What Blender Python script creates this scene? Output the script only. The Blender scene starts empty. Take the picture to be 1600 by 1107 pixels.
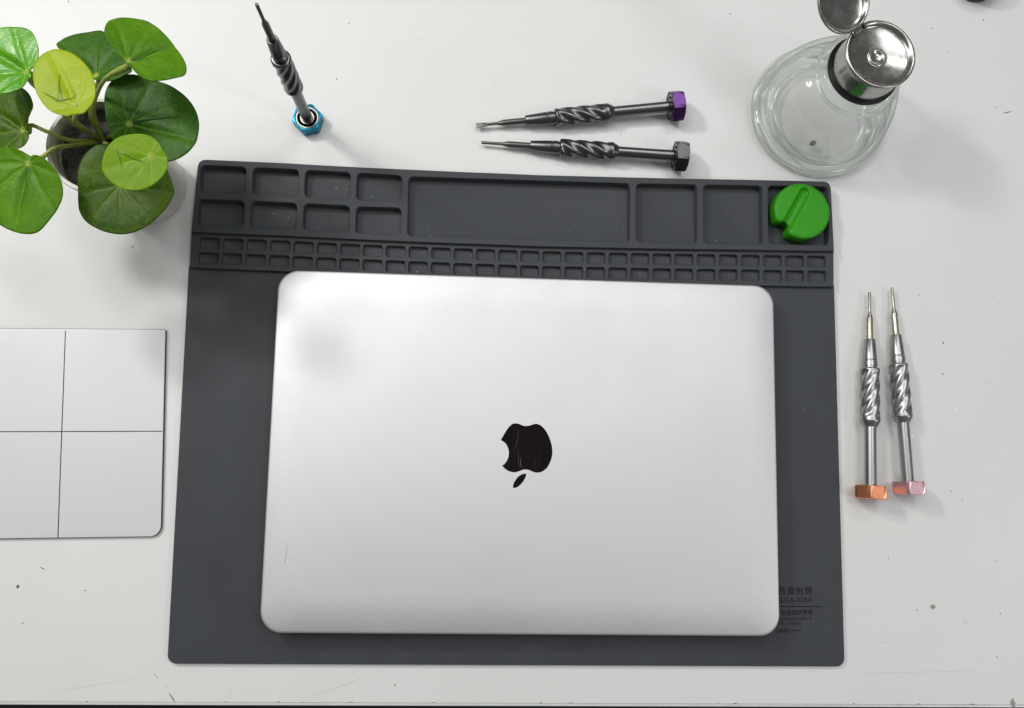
import bpy, math, random
from mathutils import Vector, Matrix
from mathutils.geometry import delaunay_2d_cdt
random.seed(7)
S = bpy.context.scene
COL = S.collection
MM = 0.001

# ------------------------------------------------------------------ camera
F = 1150.0
CAM = Vector((-43.576, -0.503, 460.0))                 # millimetres above the table top
cd = bpy.data.cameras.new('camera'); cam = bpy.data.objects.new('camera', cd); COL.objects.link(cam)
cam.location = CAM * MM; cam.rotation_euler = (0.132, -0.075, 0)
cd.sensor_width = 36; cd.lens = F * 36 / 1600; cd.clip_start = 0.01; cd.clip_end = 50
S.camera = cam
RC = cam.rotation_euler.to_matrix()

# ------------------------------------------------------------------ room light
W = bpy.data.worlds.new('World'); S.world = W; W.use_nodes = True
wn = W.node_tree.nodes; wl = W.node_tree.links
bg = wn['Background']
tc = wn.new('ShaderNodeTexCoord'); sx = wn.new('ShaderNodeSeparateXYZ'); rp = wn.new('ShaderNodeValToRGB')
wl.new(tc.outputs['Generated'], sx.inputs[0]); wl.new(sx.outputs['Z'], rp.inputs[0]); wl.new(rp.outputs[0], bg.inputs[0])
rp.color_ramp.elements[0].position = 0.0; rp.color_ramp.elements[0].color = (.13, .13, .127, 1)
rp.color_ramp.elements[1].position = 0.75; rp.color_ramp.elements[1].color = (.17, .17, .17, 1)
bg.inputs[1].default_value = 1.0

def lamp(name, loc, target, sx_, sy_, power, col):
    d = bpy.data.lights.new(name, 'AREA'); d.shape = 'RECTANGLE'; d.size = sx_; d.size_y = sy_; d.energy = power; d.color = col
    o = bpy.data.objects.new(name, d); COL.objects.link(o); o.location = loc
    v = Vector(target) - Vector(loc)
    o.rotation_euler = v.to_track_quat('-Z', 'Y').to_euler()
    return o
lamp('lamp_left', (-1.08, .62, 1.10), (-.1, .05, 0), .14, .2, 3.0, (1, .99, .965))
lamp('lamp_left_back', (-.57, .52, .62), (-.1, .05, 0), .09, .09, 2.6, (1, .99, .965))
lamp('lamp_ceiling', (-.75, .65, 1.75), (-.1, .1, 0), 1.1, .9, 11.0, (1, 1, .985))
lamp('lamp_back', (.35, .95, 1.2), (0, 0, 0), .5, .14, 2.6, (.98, 1, .99))
lamp('lamp_right', (1.15, -.38, .95), (.2, 0, 0), .22, .4, 3.0, (.98, .99, 1))
lamp('fill_ceiling_right', (.55, .50, 1.8), (.1, 0, 0), 1.1, .3, 7.5, (.97, .985, 1))  # added overhead fill, makes up brightness from the right
vs = S.view_settings; S.display_settings.display_device = 'sRGB'
vs.view_transform = 'Standard'; vs.look = 'None'; vs.exposure = 0; vs.gamma = 1
S.cycles.use_denoising = True
S.cycles.max_bounces = 16; S.cycles.transmission_bounces = 14; S.cycles.glossy_bounces = 6; S.cycles.transparent_max_bounces = 12

# ------------------------------------------------------------------ helpers (millimetres in, metres out)
def at(px, py, z=0.0):
    """table point (mm) seen at photo pixel px,py at height z"""
    d = RC @ Vector(((px - 800) / F, (553.5 - py) / F, -1.0))
    return CAM + d * ((z - CAM.z) / d.z)
def atp(px, py, z0, gx, gy, X0, Y0):
    d = RC @ Vector(((px - 800) / F, (553.5 - py) / F, -1.0))
    t = (z0 + gx * (CAM.x - X0) + gy * (CAM.y - Y0) - CAM.z) / (d.z - gx * d.x - gy * d.y)
    return CAM + d * t
ORG = {}
def root(name, label, cat, loc, group=None, rot=None):
    o = bpy.data.objects.new(name, None); COL.objects.link(o)
    o.empty_display_size = .01
    o.location = Vector(loc) * MM
    if rot is not None: o.rotation_euler = rot.to_euler()
    o['label'] = label; o['category'] = cat
    if group: o['group'] = group
    ORG[o.name] = Vector(loc) if rot is None else Vector((0, 0, 0))
    return o
def mesh(name, V, Fc, sharp=35):
    me = bpy.data.meshes.new(name)
    me.from_pydata([tuple(v) for v in V], [], Fc); me.validate(); me.update()
    if sharp:
        me.shade_smooth(); me.set_sharp_from_angle(angle=math.radians(sharp))
    return me
def part(name, geo, mat, parent=None, sharp=35, kind=None, label=None):
    V, Fc = geo
    o_ = ORG.get(parent.name, Vector((0, 0, 0))) if parent else Vector((0, 0, 0))
    me = mesh(name, [(Vector(v) - o_) * MM for v in V], Fc, sharp)
    me.materials.append(mat)
    o = bpy.data.objects.new(name, me); COL.objects.link(o)
    if parent: o.parent = parent; ORG[o.name] = o_
    if kind: o['kind'] = kind
    if label: o['label'] = label
    return o
def join(*gs):
    V, Fc = [], []
    for v, f in gs:
        b = len(V); V += list(v); Fc += [[i + b for i in q] for q in f]
    return V, Fc
def lathe(prof, n=48, cx=0, cy=0, closed=False, fun=None):
    V, Fc = [], []
    m = len(prof)
    for (r, z) in prof:
        for k in range(n):
            a = 2 * math.pi * k / n
            rr = r if fun is None else fun(r, z, a)
            V.append(Vector((cx + rr * math.cos(a), cy + rr * math.sin(a), z)))
    for i in range(m - 1 + (1 if closed else 0)):
        j = (i + 1) % m
        for k in range(n):
            l = (k + 1) % n
            Fc.append([i * n + k, i * n + l, j * n + l, j * n + k])
    if not closed:
        if prof[0][0] > 1e-6: Fc.append(list(range(n))[::-1])
        if prof[-1][0] > 1e-6: Fc.append([(m - 1) * n + k for k in range(n)])
    return V, Fc
def loops(Ls, cap0=True, cap1=True):
    """bridge equal-length closed loops; cap the ends"""
    n = len(Ls[0]); V = [Vector(p) for L in Ls for p in L]; Fc = []
    for i in range(len(Ls) - 1):
        for k in range(n):
            l = (k + 1) % n
            Fc.append([i * n + k, i * n + l, (i + 1) * n + l, (i + 1) * n + k])
    if cap0: Fc.append(list(range(n))[::-1])
    if cap1: Fc.append([(len(Ls) - 1) * n + k for k in range(n)])
    return V, Fc
def tube(pts, rad, n=8, cap=True):
    """rad: number or list"""
    pts = [Vector(p) for p in pts]
    Ls = []; up = None
    for i, p in enumerate(pts):
        t = (pts[min(i + 1, len(pts) - 1)] - pts[max(i - 1, 0)]).normalized()
        if up is None:
            up = t.orthogonal().normalized()
        up = (up - t * up.dot(t)).normalized(); b = t.cross(up)
        r = rad[i] if isinstance(rad, (list, tuple)) else rad
        Ls.append([p + (up * math.cos(2 * math.pi * k / n) + b * math.sin(2 * math.pi * k / n)) * r for k in range(n)])
    return loops(Ls, cap, cap)
def inter(p, d, q, e):
    c = d.x * e.y - d.y * e.x
    t = ((q.x - p.x) * e.y - (q.y - p.y) * e.x) / c
    return p + d * t
def rquad(quad, r, n=6, inset=0.0):
    """rounded polygon (2D, counter-clockwise) with corner radius r (number or list), moved inwards by inset"""
    P = [Vector((q[0], q[1])) for q in quad]; m = len(P); out = []
    E = [(P[(i + 1) % m] - P[i]).normalized() for i in range(m)]
    N = [Vector((-e.y, e.x)) for e in E]
    for i in range(m):
        rr = r[i] if isinstance(r, (list, tuple)) else r
        rr = max(rr - inset, 0.02); dd = inset + rr
        c = inter(P[i] + N[i - 1] * dd, E[i - 1], P[i] + N[i] * dd, E[i])
        a0 = math.atan2(-N[i - 1].y, -N[i - 1].x); a1 = math.atan2(-N[i].y, -N[i].x)
        while a1 < a0: a1 += 2 * math.pi
        for k in range(n + 1):
            a = a0 + (a1 - a0) * k / n
            out.append(Vector((c.x + rr * math.cos(a), c.y + rr * math.sin(a))))
    return out
def z3(L, z): return [Vector((p[0], p[1], z)) for p in L]
def pip(p, L):
    c = False; n = len(L); j = n - 1
    for i in range(n):
        if (L[i][1] > p[1]) != (L[j][1] > p[1]) and p[0] < (L[j][0] - L[i][0]) * (p[1] - L[i][1]) / (L[j][1] - L[i][1]) + L[i][0]: c = not c
        j = i
    return c
def fill(outer, holes, z, extra=()):
    pts = []; ed = []
    for L in [outer] + list(holes):
        b = len(pts); n = len(L)
        pts += [Vector((p[0], p[1])) for p in L]; ed += [(b + k, b + (k + 1) % n) for k in range(n)]
    pts += [Vector((p[0], p[1])) for p in extra]
    v, e, f, *_ = delaunay_2d_cdt(pts, ed, [], 0, 1e-5)
    bb = [(min(p[0] for p in h), max(p[0] for p in h), min(p[1] for p in h), max(p[1] for p in h), h) for h in holes]
    Fc = []
    for t in f:
        c = (v[t[0]] + v[t[1]] + v[t[2]]) / 3
        if not pip(c, outer): continue
        if any(x0 < c.x < x1 and y0 < c.y < y1 and pip(c, h) for x0, x1, y0, y1, h in bb): continue
        a, b_, d = v[t[0]], v[t[1]], v[t[2]]
        Fc.append(list(t) if (b_ - a).cross(d - a) > 0 else list(t)[::-1])
    return [Vector((p.x, p.y, z)) for p in v], Fc
def offset(L, d):
    """move a smooth closed counter-clockwise outline inwards by d"""
    n = len(L); out = []
    for i in range(n):
        t = (Vector(L[(i + 1) % n]) - Vector(L[i - 1])).normalized()
        out.append(Vector((L[i][0] - t.y * d, L[i][1] + t.x * d)))
    return out
def spline(P, n, closed=True):
    P = [Vector(p) for p in P]; m = len(P); dense = []
    for i in range(m if closed else m - 1):
        if closed: a, b, c, d = P[i - 1], P[i], P[(i + 1) % m], P[(i + 2) % m]
        else: a, b, c, d = P[max(i - 1, 0)], P[i], P[i + 1], P[min(i + 2, m - 1)]
        for k in range(16):
            t = k / 16
            dense.append(.5 * ((2 * b) + (c - a) * t + (2 * a - 5 * b + 4 * c - d) * t * t + (3 * b - a - 3 * c + d) * t ** 3))
    if not closed: dense.append(P[-1])
    else: dense.append(dense[0])
    ln = [0]
    for i in range(1, len(dense)): ln.append(ln[-1] + (dense[i] - dense[i - 1]).length)
    out = []; j = 0; cnt = n if closed else n - 1
    for k in range(n):
        s = ln[-1] * k / cnt
        while j < len(ln) - 2 and ln[j + 1] < s: j += 1
        u = (s - ln[j]) / max(ln[j + 1] - ln[j], 1e-9)
        out.append(dense[j].lerp(dense[j + 1], min(u, 1)))
    return out

# ------------------------------------------------------------------ materials
def new_mat(name):
    m = bpy.data.materials.new(name); m.use_nodes = True
    return m, m.node_tree.nodes, m.node_tree.links, m.node_tree.nodes['Principled BSDF']
def node(ns, t, **kw):
    n = ns.new(t)
    for k, v in kw.items():
        if k in ('op',): n.operation = v
        else: n.inputs[k].default_value = v
    return n
def simple(name, col, rough=.5, metal=0, spec=.5, noise=0, nscale=200, bump=0, bscale=1500, rvar=0, **kw):
    m, ns, ls, b = new_mat(name)
    b.inputs['Base Color'].default_value = (*col, 1); b.inputs['Roughness'].default_value = rough
    b.inputs['Metallic'].default_value = metal; b.inputs['Specular IOR Level'].default_value = spec
    for k, v in kw.items(): b.inputs[k.replace('_', ' ')].default_value = v
    t = ns.new('ShaderNodeTexCoord')
    if noise or rvar:
        n = node(ns, 'ShaderNodeTexNoise', Scale=nscale, Detail=6, Roughness=.6); ls.new(t.outputs['Object'], n.inputs['Vector'])
        if noise:
            r = ns.new('ShaderNodeValToRGB'); ls.new(n.outputs[0], r.inputs[0])
            r.color_ramp.elements[0].position = .3; r.color_ramp.elements[1].position = .7
            r.color_ramp.elements[0].color = (*[c * (1 - noise) for c in col], 1)
            r.color_ramp.elements[1].color = (*[min(1, c * (1 + noise)) for c in col], 1)
            ls.new(r.outputs[0], b.inputs['Base Color'])
        if rvar:
            mr = ns.new('ShaderNodeMapRange'); ls.new(n.outputs[0], mr.inputs[0])
            mr.inputs['From Min'].default_value = .3; mr.inputs['From Max'].default_value = .7
            mr.inputs['To Min'].default_value = max(.02, rough - rvar); mr.inputs['To Max'].default_value = rough + rvar
            ls.new(mr.outputs[0], b.inputs['Roughness'])
    if bump:
        n2 = node(ns, 'ShaderNodeTexNoise', Scale=bscale, Detail=3); ls.new(t.outputs['Object'], n2.inputs['Vector'])
        bp = ns.new('ShaderNodeBump'); bp.inputs['Strength'].default_value = bump; bp.inputs['Distance'].default_value = .0002
        ls.new(n2.outputs[0], bp.inputs['Height']); ls.new(bp.outputs[0], b.inputs['Normal'])
    return m

def table_material():
    m, ns, ls, b = new_mat('white_laminate')
    t = ns.new('ShaderNodeTexCoord')
    n = node(ns, 'ShaderNodeTexNoise', Scale=9, Detail=5, Roughness=.6); ls.new(t.outputs['Object'], n.inputs['Vector'])
    r = ns.new('ShaderNodeValToRGB'); ls.new(n.outputs[0], r.inputs[0])
    r.color_ramp.elements[0].position = .3; r.color_ramp.elements[0].color = (.675, .675, .66, 1)
    r.color_ramp.elements[1].position = .7; r.color_ramp.elements[1].color = (.705, .705, .693, 1)
    # scattered specks of dirt: sparse cells of a voronoi, each with its own size
    v = node(ns, 'ShaderNodeTexVoronoi', Scale=42); ls.new(t.outputs['Object'], v.inputs['Vector'])
    sc = ns.new('ShaderNodeSeparateColor'); ls.new(v.outputs['Color'], sc.inputs[0])
    pw = node(ns, 'ShaderNodeMath', op='POWER'); ls.new(sc.outputs[0], pw.inputs[0]); pw.inputs[1].default_value = 6
    mu = node(ns, 'ShaderNodeMath', op='MULTIPLY'); ls.new(pw.outputs[0], mu.inputs[0]); mu.inputs[1].default_value = .028
    lt = node(ns, 'ShaderNodeMath', op='LESS_THAN'); ls.new(v.outputs['Distance'], lt.inputs[0]); ls.new(mu.outputs[0], lt.inputs[1])
    fa = node(ns, 'ShaderNodeMath', op='MULTIPLY'); ls.new(lt.outputs[0], fa.inputs[0]); ls.new(sc.outputs[1], fa.inputs[1])
    # faint rubbed smudges
    n2 = node(ns, 'ShaderNodeTexNoise', Scale=75, Detail=8, Roughness=.75); ls.new(t.outputs['Object'], n2.inputs['Vector'])
    r2 = ns.new('ShaderNodeValToRGB'); ls.new(n2.outputs[0], r2.inputs[0])
    r2.color_ramp.elements[0].position = .66; r2.color_ramp.elements[0].color = (0, 0, 0, 1)
    r2.color_ramp.elements[1].position = .80; r2.color_ramp.elements[1].color = (.55, .55, .55, 1)
    mx2 = ns.new('ShaderNodeMix'); mx2.data_type = 'RGBA'; mx2.inputs['B'].default_value = (.38, .38, .36, 1)
    ls.new(r.outputs[0], mx2.inputs['A']); ls.new(r2.outputs[0], mx2.inputs['Factor'])
    mx = ns.new('ShaderNodeMix'); mx.data_type = 'RGBA'; mx.inputs['B'].default_value = (.12, .115, .105, 1)
    ls.new(fa.outputs[0], mx.inputs['Factor']); ls.new(mx2.outputs['Result'], mx.inputs['A'])
    ls.new(mx.outputs['Result'], b.inputs['Base Color'])
    b.inputs['Roughness'].default_value = .48; b.inputs['Specular IOR Level'].default_value = .35
    n3 = node(ns, 'ShaderNodeTexNoise', Scale=900, Detail=3); ls.new(t.outputs['Object'], n3.inputs['Vector'])
    bp = ns.new('ShaderNodeBump'); bp.inputs['Strength'].default_value = .25; bp.inputs['Distance'].default_value = .0002
    ls.new(n3.outputs[0], bp.inputs['Height']); ls.new(bp.outputs[0], b.inputs['Normal'])
    return m

def leaf_material(name, c_dark, c_light, c_vein, trans=.3, tcol=None, rough=.38, spec=.18, veins=9.0):
    """UV = millimetres from the stalk, so veins fan out from it"""
    m, ns, ls, b = new_mat(name)
    uv = ns.new('ShaderNodeUVMap'); sp = ns.new('ShaderNodeSeparateXYZ'); ls.new(uv.outputs[0], sp.inputs[0])
    def M(op, a=None, c=None, va=None, vc=None):
        q = ns.new('ShaderNodeMath'); q.operation = op
        if a is not None: ls.new(a, q.inputs[0])
        if c is not None: ls.new(c, q.inputs[1])
        if va is not None: q.inputs[0].default_value = va
        if vc is not None: q.inputs[1].default_value = vc
        return q.outputs[0]
    wv = node(ns, 'ShaderNodeTexNoise', Scale=.09, Detail=2); ls.new(uv.outputs[0], wv.inputs['Vector'])
    r = M('SQRT', M('ADD', M('MULTIPLY', sp.outputs[0], sp.outputs[0]), M('MULTIPLY', sp.outputs[1], sp.outputs[1])))
    ang = M('ARCTAN2', sp.outputs[1], sp.outputs[0])
    ang = M('ADD', ang, M('MULTIPLY', M('SUBTRACT', wv.outputs[0], vc=.5), vc=.9))
    fr = M('ABSOLUTE', M('SUBTRACT', M('FRACT', M('ADD', M('MULTIPLY', ang, vc=veins / (2 * math.pi)), vc=.5)), vc=.5))
    dist = M('MULTIPLY', M('MULTIPLY', fr, r), vc=2 * math.pi / veins)
    mr = ns.new('ShaderNodeMapRange'); ls.new(dist, mr.inputs[0])
    mr.inputs['From Min'].default_value = .05; mr.inputs['From Max'].default_value = .55; mr.inputs['To Min'].default_value = 1; mr.inputs['To Max'].default_value = 0
    fade = ns.new('ShaderNodeMapRange'); ls.new(r, fade.inputs[0])
    fade.inputs['From Min'].default_value = 6; fade.inputs['From Max'].default_value = 32; fade.inputs['To Min'].default_value = .7; fade.inputs['To Max'].default_value = .18
    main = M('MULTIPLY', mr.outputs[0], fade.outputs[0])
    # finer net of side veins
    dn = node(ns, 'ShaderNodeTexNoise', Scale=.25, Detail=2); ls.new(uv.outputs[0], dn.inputs['Vector'])
    va = ns.new('ShaderNodeVectorMath'); va.operation = 'ADD'; ls.new(uv.outputs[0], va.inputs[0])
    vsn = ns.new('ShaderNodeVectorMath'); vsn.operation = 'SCALE'; vsn.inputs['Scale'].default_value = 2.5; ls.new(dn.outputs['Color'], vsn.inputs[0]); ls.new(vsn.outputs[0], va.inputs[1])
    vo = ns.new('ShaderNodeTexVoronoi'); vo.feature = 'DISTANCE_TO_EDGE'; vo.inputs['Scale'].default_value = .17; ls.new(va.outputs[0], vo.inputs['Vector'])
    m2 = ns.new('ShaderNodeMapRange'); ls.new(vo.outputs['Distance'], m2.inputs[0])
    m2.inputs['From Min'].default_value = 0; m2.inputs['From Max'].default_value = .06; m2.inputs['To Min'].default_value = .36; m2.inputs['To Max'].default_value = 0
    vo3 = ns.new('ShaderNodeTexVoronoi'); vo3.feature = 'DISTANCE_TO_EDGE'; vo3.inputs['Scale'].default_value = .75; ls.new(va.outputs[0], vo3.inputs['Vector'])
    m3 = ns.new('ShaderNodeMapRange'); ls.new(vo3.outputs['Distance'], m3.inputs[0])
    m3.inputs['From Min'].default_value = 0; m3.inputs['From Max'].default_value = .12; m3.inputs['To Min'].default_value = .14; m3.inputs['To Max'].default_value = 0
    mask = M('MAXIMUM', M('MAXIMUM', main, m2.outputs[0]), m3.outputs[0])
    nz = node(ns, 'ShaderNodeTexNoise', Scale=.06, Detail=4, Roughness=.6); ls.new(uv.outputs[0], nz.inputs['Vector'])
    cr = ns.new('ShaderNodeValToRGB'); ls.new(nz.outputs[0], cr.inputs[0])
    cr.color_ramp.elements[0].position = .35; cr.color_ramp.elements[0].color = (*c_dark, 1)
    cr.color_ramp.elements[1].position = .68; cr.color_ramp.elements[1].color = (*c_light, 1)
    mx = ns.new('ShaderNodeMix'); mx.data_type = 'RGBA'; ls.new(mask, mx.inputs['Factor']); ls.new(cr.outputs[0], mx.inputs['A']); mx.inputs['B'].default_value = (*c_vein, 1)
    hub = ns.new('ShaderNodeMapRange'); ls.new(r, hub.inputs[0])
    hub.inputs['From Min'].default_value = .6; hub.inputs['From Max'].default_value = 2.2; hub.inputs['To Min'].default_value = 1; hub.inputs['To Max'].default_value = 0
    mh = ns.new('ShaderNodeMix'); mh.data_type = 'RGBA'; ls.new(hub.outputs[0], mh.inputs['Factor']); ls.new(mx.outputs['Result'], mh.inputs['A']); mh.inputs['B'].default_value = (.42, .48, .1, 1)
    ls.new(mh.outputs['Result'], b.inputs['Base Color'])
    b.inputs['Roughness'].default_value = rough; b.inputs['Specular IOR Level'].default_value = spec
    fine = node(ns, 'ShaderNodeTexNoise', Scale=2.2, Detail=2); ls.new(uv.outputs[0], fine.inputs['Vector'])
    hh = M('SUBTRACT', M('MULTIPLY', fine.outputs[0], vc=.35), mask)
    bp = ns.new('ShaderNodeBump'); bp.inputs['Strength'].default_value = .32; bp.inputs['Distance'].default_value = .0004
    ls.new(hh, bp.inputs['Height']); ls.new(bp.outputs[0], b.inputs['Normal'])
    tr = ns.new('ShaderNodeBsdfTranslucent'); tr.inputs[0].default_value = (*(tcol or c_light), 1)
    ms = ns.new('ShaderNodeMixShader'); ms.inputs[0].default_value = trans
    ls.new(b.outputs[0], ms.inputs[1]); ls.new(tr.outputs[0], ms.inputs[2]); ls.new(ms.outputs[0], ns['Material Output'].inputs[0])
    return m

def emblem_material():
    m, ns, ls, b = new_mat('black_mirror_inlay')
    b.inputs['Base Color'].default_value = (.0045, .0022, .002, 1); b.inputs['Roughness'].default_value = .06
    t = ns.new('ShaderNodeTexCoord'); mp = ns.new('ShaderNodeMapping'); mp.inputs['Scale'].default_value = (420, 40, 1); mp.inputs['Rotation'].default_value = (0, 0, .05)
    ls.new(t.outputs['Object'], mp.inputs[0])
    n = node(ns, 'ShaderNodeTexNoise', Scale=1, Detail=4); ls.new(mp.outputs[0], n.inputs['Vector'])
    r = ns.new('ShaderNodeMapRange'); ls.new(n.outputs[0], r.inputs[0]); r.inputs['From Min'].default_value = .62; r.inputs['From Max'].default_value = .75; r.inputs['To Min'].default_value = .05; r.inputs['To Max'].default_value = .35
    ls.new(r.outputs[0], b.inputs['Roughness'])
    return m

def alu_material():
    m, ns, ls, b = new_mat('bead_blasted_aluminium')
    t = ns.new('ShaderNodeTexCoord')
    n = node(ns, 'ShaderNodeTexNoise', Scale=14, Detail=5, Roughness=.6); ls.new(t.outputs['Object'], n.inputs['Vector'])
    r = ns.new('ShaderNodeMapRange'); ls.new(n.outputs[0], r.inputs[0]); r.inputs['From Min'].default_value = .3; r.inputs['From Max'].default_value = .7; r.inputs['To Min'].default_value = .56; r.inputs['To Max'].default_value = .62
    ls.new(r.outputs[0], b.inputs['Roughness'])
    g = node(ns, 'ShaderNodeTexNoise', Scale=2600, Detail=2); ls.new(t.outputs['Object'], g.inputs['Vector'])
    cr = ns.new('ShaderNodeValToRGB'); ls.new(g.outputs[0], cr.inputs[0])
    cr.color_ramp.elements[0].position = .3; cr.color_ramp.elements[0].color = (.63, .63, .635, 1)
    cr.color_ramp.elements[1].position = .7; cr.color_ramp.elements[1].color = (.76, .76, .765, 1)
    ls.new(cr.outputs[0], b.inputs['Base Color']); b.inputs['Metallic'].default_value = 1.0
    bp = ns.new('ShaderNodeBump'); bp.inputs['Strength'].default_value = .3; bp.inputs['Distance'].default_value = .0001
    ls.new(g.outputs[0], bp.inputs['Height']); ls.new(bp.outputs[0], b.inputs['Normal'])
    return m

M_TABLE = table_material()
M_BAND = simple('edge_band', (.62, .62, .6), .4, noise=.08, nscale=60)
M_SEAM = simple('dirty_seam', (.035, .033, .03), .8, noise=.4, nscale=300)
M_MARK = simple('dark_scuff', (.13, .125, .115), .7, noise=.4, nscale=900)
M_FAINT = simple('faint_scratch', (.56, .56, .545), .6, noise=.2, nscale=900)
M_CHIP = simple('chip_core', (.30, .295, .27), .85, noise=.35, nscale=1500)
M_FLOOR = simple('dark_floor', (.012, .012, .011), .6, noise=.5, nscale=4)
M_SIL = simple('grey_silicone', (.044, .0478, .0535), .60, spec=.3, noise=.10, nscale=28, bump=.15, bscale=1800, rvar=.07)
M_INK = simple('dark_print', (.006, .006, .009), .7, spec=.2)
M_ALU = alu_material()
M_EMB = emblem_material()
M_DARKRUB = simple('black_rubber', (.012, .012, .012), .45)
M_BOARD = simple('white_board_film', (.62, .63, .632), .38, bump=.12, bscale=700)
M_BOARDCORE = simple('magnet_core', (.02, .02, .02), .7)
M_LINE = simple('black_grid_print', (.02, .02, .02), .4)
M_GREEN = simple('green_plastic', (.030, .275, .005), .36, noise=.06, nscale=120, bump=.12, bscale=900, spec=.25)
M_POT = simple('cream_ceramic', (.62, .61, .54), .35, noise=.04, nscale=60)
M_SOIL = simple('dark_soil', (.060, .059, .058), .95, noise=.7, nscale=520, bump=1, bscale=500)
M_STEM = simple('green_stem', (.27, .33, .06), .45, noise=.25, nscale=220)
M_GUN = simple('gunmetal', (.155, .155, .16), .30, 1, bump=.05, bscale=4000)
M_STEEL = simple('brushed_steel', (.37, .37, .365), .34, 1, bump=.05, bscale=4000)
M_BIT = simple('tool_steel_bit', (.40, .37, .31), .30, 1)
M_BITD = simple('dark_bit', (.15, .14, .135), .4, 1)
M_CAPSTEEL = simple('polished_steel', (.40, .39, .37), .24, 1, noise=.08, nscale=120, rvar=.09)
M_BEARD = simple('bearing_gap', (.01, .01, .01), .5)
M_BEARS = simple('bearing_race', (.34, .33, .31), .25, 1)
M_TIN = simple('dark_brown_lid', (.035, .026, .024), .5, noise=.2, nscale=80)
M_STAIN = simple('brown_residue', (.20, .17, .145), .8, noise=.4, nscale=900)
def anod(n, c, r=.34): return simple(n, c, r, .96, noise=.06, nscale=300, rvar=.04)
M_HEX = {'blue': anod('blue_anodised', (.012, .19, .30)), 'purple': anod('purple_anodised', (.10, .040, .155)), 'black': anod('black_anodised', (.085, .09, .088)),
         'orange': anod('orange_anodised', (.88, .36, .19)), 'pink': anod('pink_anodised', (.72, .47, .52))}
def glass_material():
    # thin clear glass: fresnel gloss over a slightly green, edge-absorbing transmission
    m, ns, ls, b = new_mat('clear_glass'); ns.remove(b)
    t = ns.new('ShaderNodeTexCoord'); mp = ns.new('ShaderNodeMapping'); mp.inputs['Scale'].default_value = (1, 1, .22); ls.new(t.outputs['Object'], mp.inputs[0])
    n = node(ns, 'ShaderNodeTexNoise', Scale=42, Detail=1); ls.new(mp.outputs[0], n.inputs['Vector'])
    bp = ns.new('ShaderNodeBump'); bp.inputs['Strength'].default_value = .5; bp.inputs['Distance'].default_value = .003
    ls.new(n.outputs[0], bp.inputs['Height'])
    lw = ns.new('ShaderNodeLayerWeight'); lw.inputs['Blend'].default_value = .5
    cr = ns.new('ShaderNodeValToRGB'); ls.new(lw.outputs['Facing'], cr.inputs[0])
    e = cr.color_ramp.elements; e[0].position = .35; e[0].color = (.992, .995, .992, 1); e[1].position = 1.0; e[1].color = (.10, .12, .11, 1)
    k = e.new(.84); k.color = (.85, .88, .862, 1)
    tr = ns.new('ShaderNodeBsdfTransparent'); ls.new(cr.outputs[0], tr.inputs[0])
    g = ns.new('ShaderNodeBsdfGlossy'); g.inputs['Roughness'].default_value = .03; ls.new(bp.outputs[0], g.inputs['Normal'])
    pw = node(ns, 'ShaderNodeMath', op='POWER'); ls.new(lw.outputs['Facing'], pw.inputs[0]); pw.inputs[1].default_value = 5
    fr = ns.new('ShaderNodeMapRange'); ls.new(pw.outputs[0], fr.inputs[0]); fr.inputs['To Min'].default_value = .035; fr.inputs['To Max'].default_value = .75
    ms = ns.new('ShaderNodeMixShader'); ls.new(fr.outputs[0], ms.inputs[0]); ls.new(tr.outputs[0], ms.inputs[1]); ls.new(g.outputs[0], ms.inputs[2])
    ls.new(ms.outputs[0], ns['Material Output'].inputs[0])
    return m
M_GLASS = glass_material()
M_SOLID = simple('solid_glass', (.93, .965, .945), .0, Transmission_Weight=1.0, IOR=1.5)

# ------------------------------------------------------------------ setting: floor and work table
fl = part('floor', ([(-3000, -3000, -750), (3000, -3000, -750), (3000, 3000, -750), (-3000, 3000, -750)], [[0, 1, 2, 3]]), M_FLOOR, None, 0)
fl['kind'] = 'structure'
e0, e1 = at(0, 1096.3, 0), at(1600, 1101.3, 0); ed = (e1 - e0).normalized(); nrm = Vector((ed.y, -ed.x, 0))   # towards the sitter
A = e0 - ed * 420; B = e1 + ed * 420; back = 900
def slab(q, z0, z1): return loops([z3(q, z0), z3(q, z1)])
table = root('work_table', 'white laminate work table top with scuffs and a chipped front edge, under everything', 'table', (0, 0, 0))
part('table_top', slab([A, B, B - nrm * back, A - nrm * back], -25, 0), M_TABLE, table, 0)
part('edge_seam', slab([A + nrm * .16, B + nrm * .16, B, A], -25, -.25), M_SEAM, table, 0)
bq = [A + nrm * 1.9, B + nrm * 1.9, B + nrm * .16, A + nrm * .16]
part('edge_band', loops([z3(bq, -25), z3(bq, -.45), z3([A + nrm * 1.6, B + nrm * 1.6, B + nrm * .3, A + nrm * .3], -.1)]), M_BAND, table, 0)
for cx, cy in ((A.x + 40, A.y + 60), (B.x - 40, B.y + 60), (A.x + 60, A.y + 820), (B.x - 60, B.y + 820)):
    q = rquad([(cx - 20, cy - 20), (cx + 20, cy - 20), (cx + 20, cy + 20), (cx - 20, cy + 20)], 3, 3)
    part('table_leg', loops([z3(q, -750), z3(q, -25)]), M_BOARDCORE, table)
def stroke(pts, w, z=.05):
    """thin irregular mark lying on the table; pixels of the photo"""
    P = [at(x, y, z) for x, y in pts]; V = []; Fc = []
    for i, p in enumerate(P):
        t = (P[min(i + 1, len(P) - 1)] - P[max(i - 1, 0)]).normalized(); nn = Vector((-t.y, t.x, 0))
        k = w * .4 * (random.uniform(.6, 1.2) if 0 < i < len(P) - 1 else .3)
        V += [p + nn * k * .5, p - nn * k * .5]
    for i in range(len(P) - 1): Fc.append([2 * i, 2 * i + 1, 2 * i + 3, 2 * i + 2])
    return V, Fc
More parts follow.
